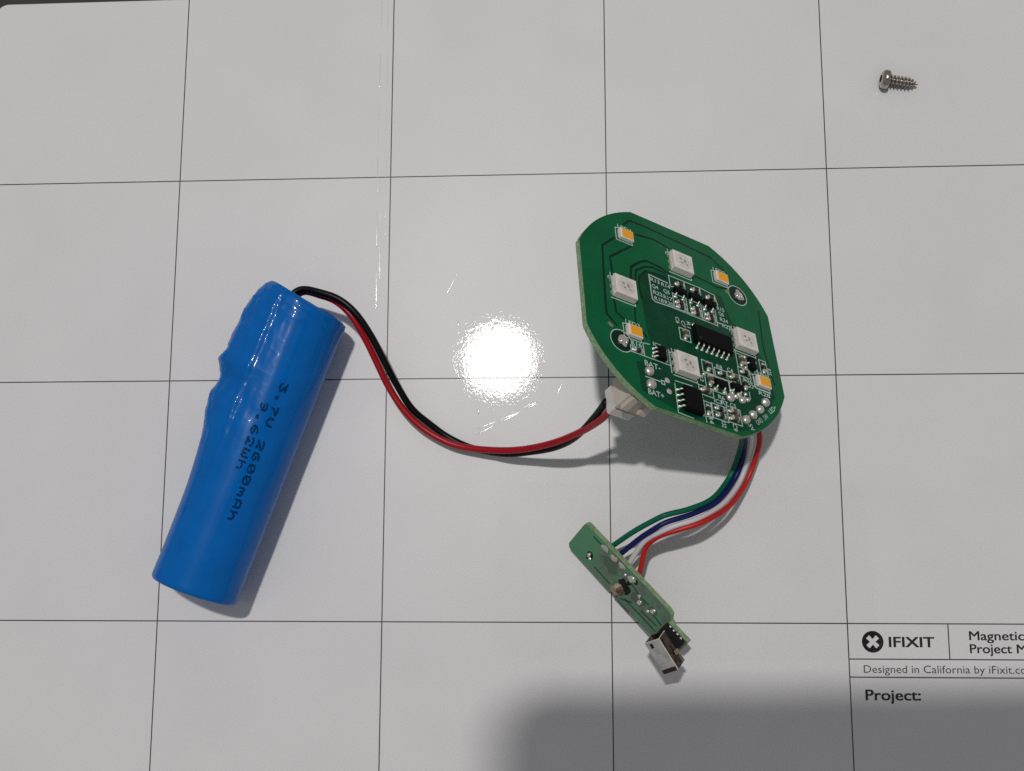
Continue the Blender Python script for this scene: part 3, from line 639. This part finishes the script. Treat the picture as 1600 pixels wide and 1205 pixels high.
for cx, cy, r_, h in ((4.8, 2.6, .5, .5), (14.5, 6.3, .85, .6), (18.8, 3.6, .55, .45), (22.0, 4.5, .6, .3), (17.9, 4.6, .4, .3), (13.0, 5.8, .35, .3), (21.2, 3.6, .35, .2), (5.5, 2.0, .35, .35)):
    o = flipz(B().dome(cx, cy, r_, h, 0, 14, 5, lump=.6)).build('solder_joint', m_sold, sb, smooth=True)
flipz(B().sheet(blob_poly(5.0, 2.4, .9, .75, amp=.9, seed=40), .011)).build('burnt_hole', m_hole, sb)
flipz(B().sheet(blob_poly(15.3, 6.4, .7, .5, amp=.8, seed=44), .011)).build('burnt_hole', m_hole, sb)
for i, (cx, cy) in enumerate(((6.4, 6.6), (9.1, 6.5), (11.4, 6.6))): flipz(B().dome(cx, cy, .62, .1, 0, 14, 3, lump=.8, ex=1.4)).build('flux_residue', m_pale, sb, smooth=True)
m_shadow = mat('shadow_patch_grey', (0.10, 0.125, 0.12), 0.5)
flipz(B().box(16.3, 1.0, 4.4, 5.4, -3.3, -1.5, .2)).build('shadow_patch_box', m_shadow, sb)  # added box; its grey stands in for a shadow patch beside the board

# metal port shell, lifted off its pads and slightly skewed
m_chr = mat('nickel_plated_shell', (0.74, 0.71, 0.69), 0.15, 0.82, var=0.22, vscale=420, bump=0.25, bscale=700)
m_brown_shell = mat('dark_brown_shell', (0.10, 0.065, 0.05), 0.25, 0.9, var=0.5, vscale=900)  # dark brown metal for some of the shell faces
ua = Vector((.515, -.82, -.22)).normalized(); uc = Vector((-.743, -.286, -.606)); uc = (uc - ua * uc.dot(ua)).normalized(); ud = ua.cross(uc)
if ud.dot(Vector((.427, .493, -.758))) < 0: ud = -ud
UA = Vector((104.545, -99.808, 16.0))
us = empty('port_shell', UA, Matrix((ua, uc, ua.cross(uc))).transposed())
us.parent = sb; us.matrix_parent_inverse = sb.matrix_world.inverted()
SG = 1 if ua.cross(uc).dot(ud) > 0 else -1
LA, LC, LD, WT = 7.2, 3.5, 3.0, .25
def ub(x0, x1, y0, y1, z0, z1, name, mm_=None, ch=0):
    b = B().box((x0 + x1) / 2, (y0 + y1) / 2, x1 - x0, y1 - y0, z0, z1, ch); b.xform(lambda v: Vector((v.x, v.y, v.z * SG))); return b.build(name, mm_ or m_chr, us)
ub(0, LA, 0, LC, 0, WT, 'shell_wall'); ub(0, LA, 0, LC, LD - WT, LD, 'shell_wall', m_brown_shell)
ub(.3, LA, 0, WT, WT, LD - WT, 'shell_wall', m_brown_shell); ub(0, LA, LC - WT, LC, WT, LD - WT, 'shell_wall')
ub(LA - .3, LA, WT, LC - WT, WT, LD - WT, 'shell_wall')
ub(.9, LA - .4, WT, LC - WT, WT, LD - WT, 'mouth_shade', m_hole)  # black fill darkens the open mouth, shade put in as colour
flipz(B().box(27.9, 3.6, 5.0, 3.4, 0.02, 1.5, .15)).build('gap_shade', m_hole, sb)  # added black block; its colour stands in for the shaded gap by the shell
for q in range(4): flipz(B().box(26.4 + q * 1.0, 4.9, .4, .9, 0.02, .35 + .1 * (q % 2), .03)).build('contact_pin', m_tin, sb)
ub(.5, 1.5, LC - 1.5, LC - .8, -.012, .02, 'spring_slot', m_hole); ub(.7, 1.7, -.012, .05, .5, 1.0, 'spring_slot', m_hole); ub(2.6, 4.6, -.012, .05, 1.7, 2.1, 'spring_slot', m_hole); ub(5.2, 6.2, -.012, .05, .7, 1.2, 'spring_slot', m_hole)
m_edge = mat('pale_edge_metal', (0.9, 0.88, 0.85), 0.35, 0.5)  # paler metal for thin strips along three shell edges
ub(-.02, LA, -.03, .09, -.03, .09, 'shell_edge', m_edge); ub(-.03, .09, .09, LC, -.03, .09, 'shell_edge', m_edge); ub(-.03, .09, -.03, .09, .09, LD, 'shell_edge', m_edge)
ub(LA - .9, LA + .01, .1, LC, -.015, .02, 'reflection_dark_end', m_brown_shell)  # brown sheet paints the darker end of this wall's reflection
ub(5.6, 6.9, -.7, 0, LD - .5, LD - .2, 'shell_tab'); ub(4.2, 5.0, -.5, .0, 2.0, 2.9, 'contact_pin', m_torn)

# ------------------------------------------------------------------ screw
S0 = Vector((156.3, 19.7, 1.85)); S1 = Vector((164.25, 18.45, 1.2)); sx = (S1 - S0).normalized(); sy = Vector((0, 0, 1)).cross(sx).normalized(); sz = sx.cross(sy)
sc = empty('screw', (S0.x, S0.y, 0))
tag(sc, 'small steel pan head screw lying alone at upper right of the mat', 'screw')
m_steel = mat('steel', (0.47, 0.43, 0.37), 0.24, 1.0, var=0.1, vscale=700)
SI = sc.matrix_world.inverted()
def scr(v): return (SI @ ((S0 + sx * v.x + sy * v.y + sz * v.z) * MM)) / MM
hd = B(); seg = 28; prof = [(1.55, 0.0), (1.55, 1.98), (1.35, 2.1), (.7, 2.06), (.25, 1.8), (0.0, 1.4), (-.08, 1.0), (-.08, .85)]
for x, r_ in prof:
    for i in range(seg): q = 2 * math.pi * i / seg; hd.v.append((x, max(r_, .01) * math.cos(q), max(r_, .01) * math.sin(q)))
for k in range(len(prof) - 1):
    for i in range(seg): hd.f.append((k * seg + i, k * seg + (i + 1) % seg, (k + 1) * seg + (i + 1) % seg, (k + 1) * seg + i))
hd.xform(scr).build('head', m_steel, sc, smooth=True, angle=math.radians(40))
dr = B()
for k in range(2): dr.box(0, 0, 2.2, .5, -.1, .02, 0, k * HP)
dr.xform(lambda v: scr(Vector((-v.z - .09, v.x * .72, v.y * .72)))).build('drive_recess', m_hole, sc)
th = B(); NSt, seg = 150, 22; L = 6.6
for i in range(NSt + 1):
    x = 1.45 + L * i / NSt; tp = min(1, max(0.06, (L + 1.45 - x) / 1.9)); tp = tp ** .6
    for j in range(seg):
        q = 2 * math.pi * j / seg; ph = ((x - 1.5) / .80 - j / seg) % 1.0; tri = max(0, 1 - abs(ph - .5) * 3.6)
        r_ = (0.78 + 0.54 * tri) * tp; th.v.append((x, r_ * math.cos(q), r_ * math.sin(q)))
for i in range(NSt):
    for j in range(seg): th.f.append((i * seg + j, i * seg + (j + 1) % seg, (i + 1) * seg + (j + 1) % seg, (i + 1) * seg + j))
th.f.append(tuple(range(NSt * seg, (NSt + 1) * seg)))
th.xform(scr).build('threaded_shank', m_steel, sc, smooth=True)

# ------------------------------------------------------------------ the phone that takes the picture (its shadow falls across the lower right)
PB = 9.0
P0 = CAM + BACK * PB
SHC = Vector((71.6, -111.0, 0)); dl = LAMP + Vector((0, 25, 0)) - SHC
k = (P0 - SHC).dot(BACK) / dl.dot(BACK); X = SHC + dl * k; cx, cy = (X - P0).dot(RIGHT), (X - P0).dot(UP)
ph = empty('smartphone', P0, Matrix((RIGHT, UP, BACK)).transposed())
tag(ph, 'dark smartphone held flat above the mat, casting the rounded shadow at lower right', 'phone')
m_ph = mat('dark_phone_shell', (0.02, 0.02, 0.022), 0.45); m_gl = mat('phone_glass', (0.006, 0.006, 0.007), 0.08)
B().prism(rrect(cx, cy - 76, cx + 158, cy, 9.5, 10), 1.0, 9.0, .8).build('phone_body', m_ph, ph)
B().prism(rrect(cx + 2, cy - 74, cx + 156, cy - 2, 8, 10), 9.0, 9.05).build('screen', m_gl, ph)
B().prism(rrect(-14, -9, 9, 9, 5, 6), 0.0, 1.0).build('camera_bump', m_gl, ph)
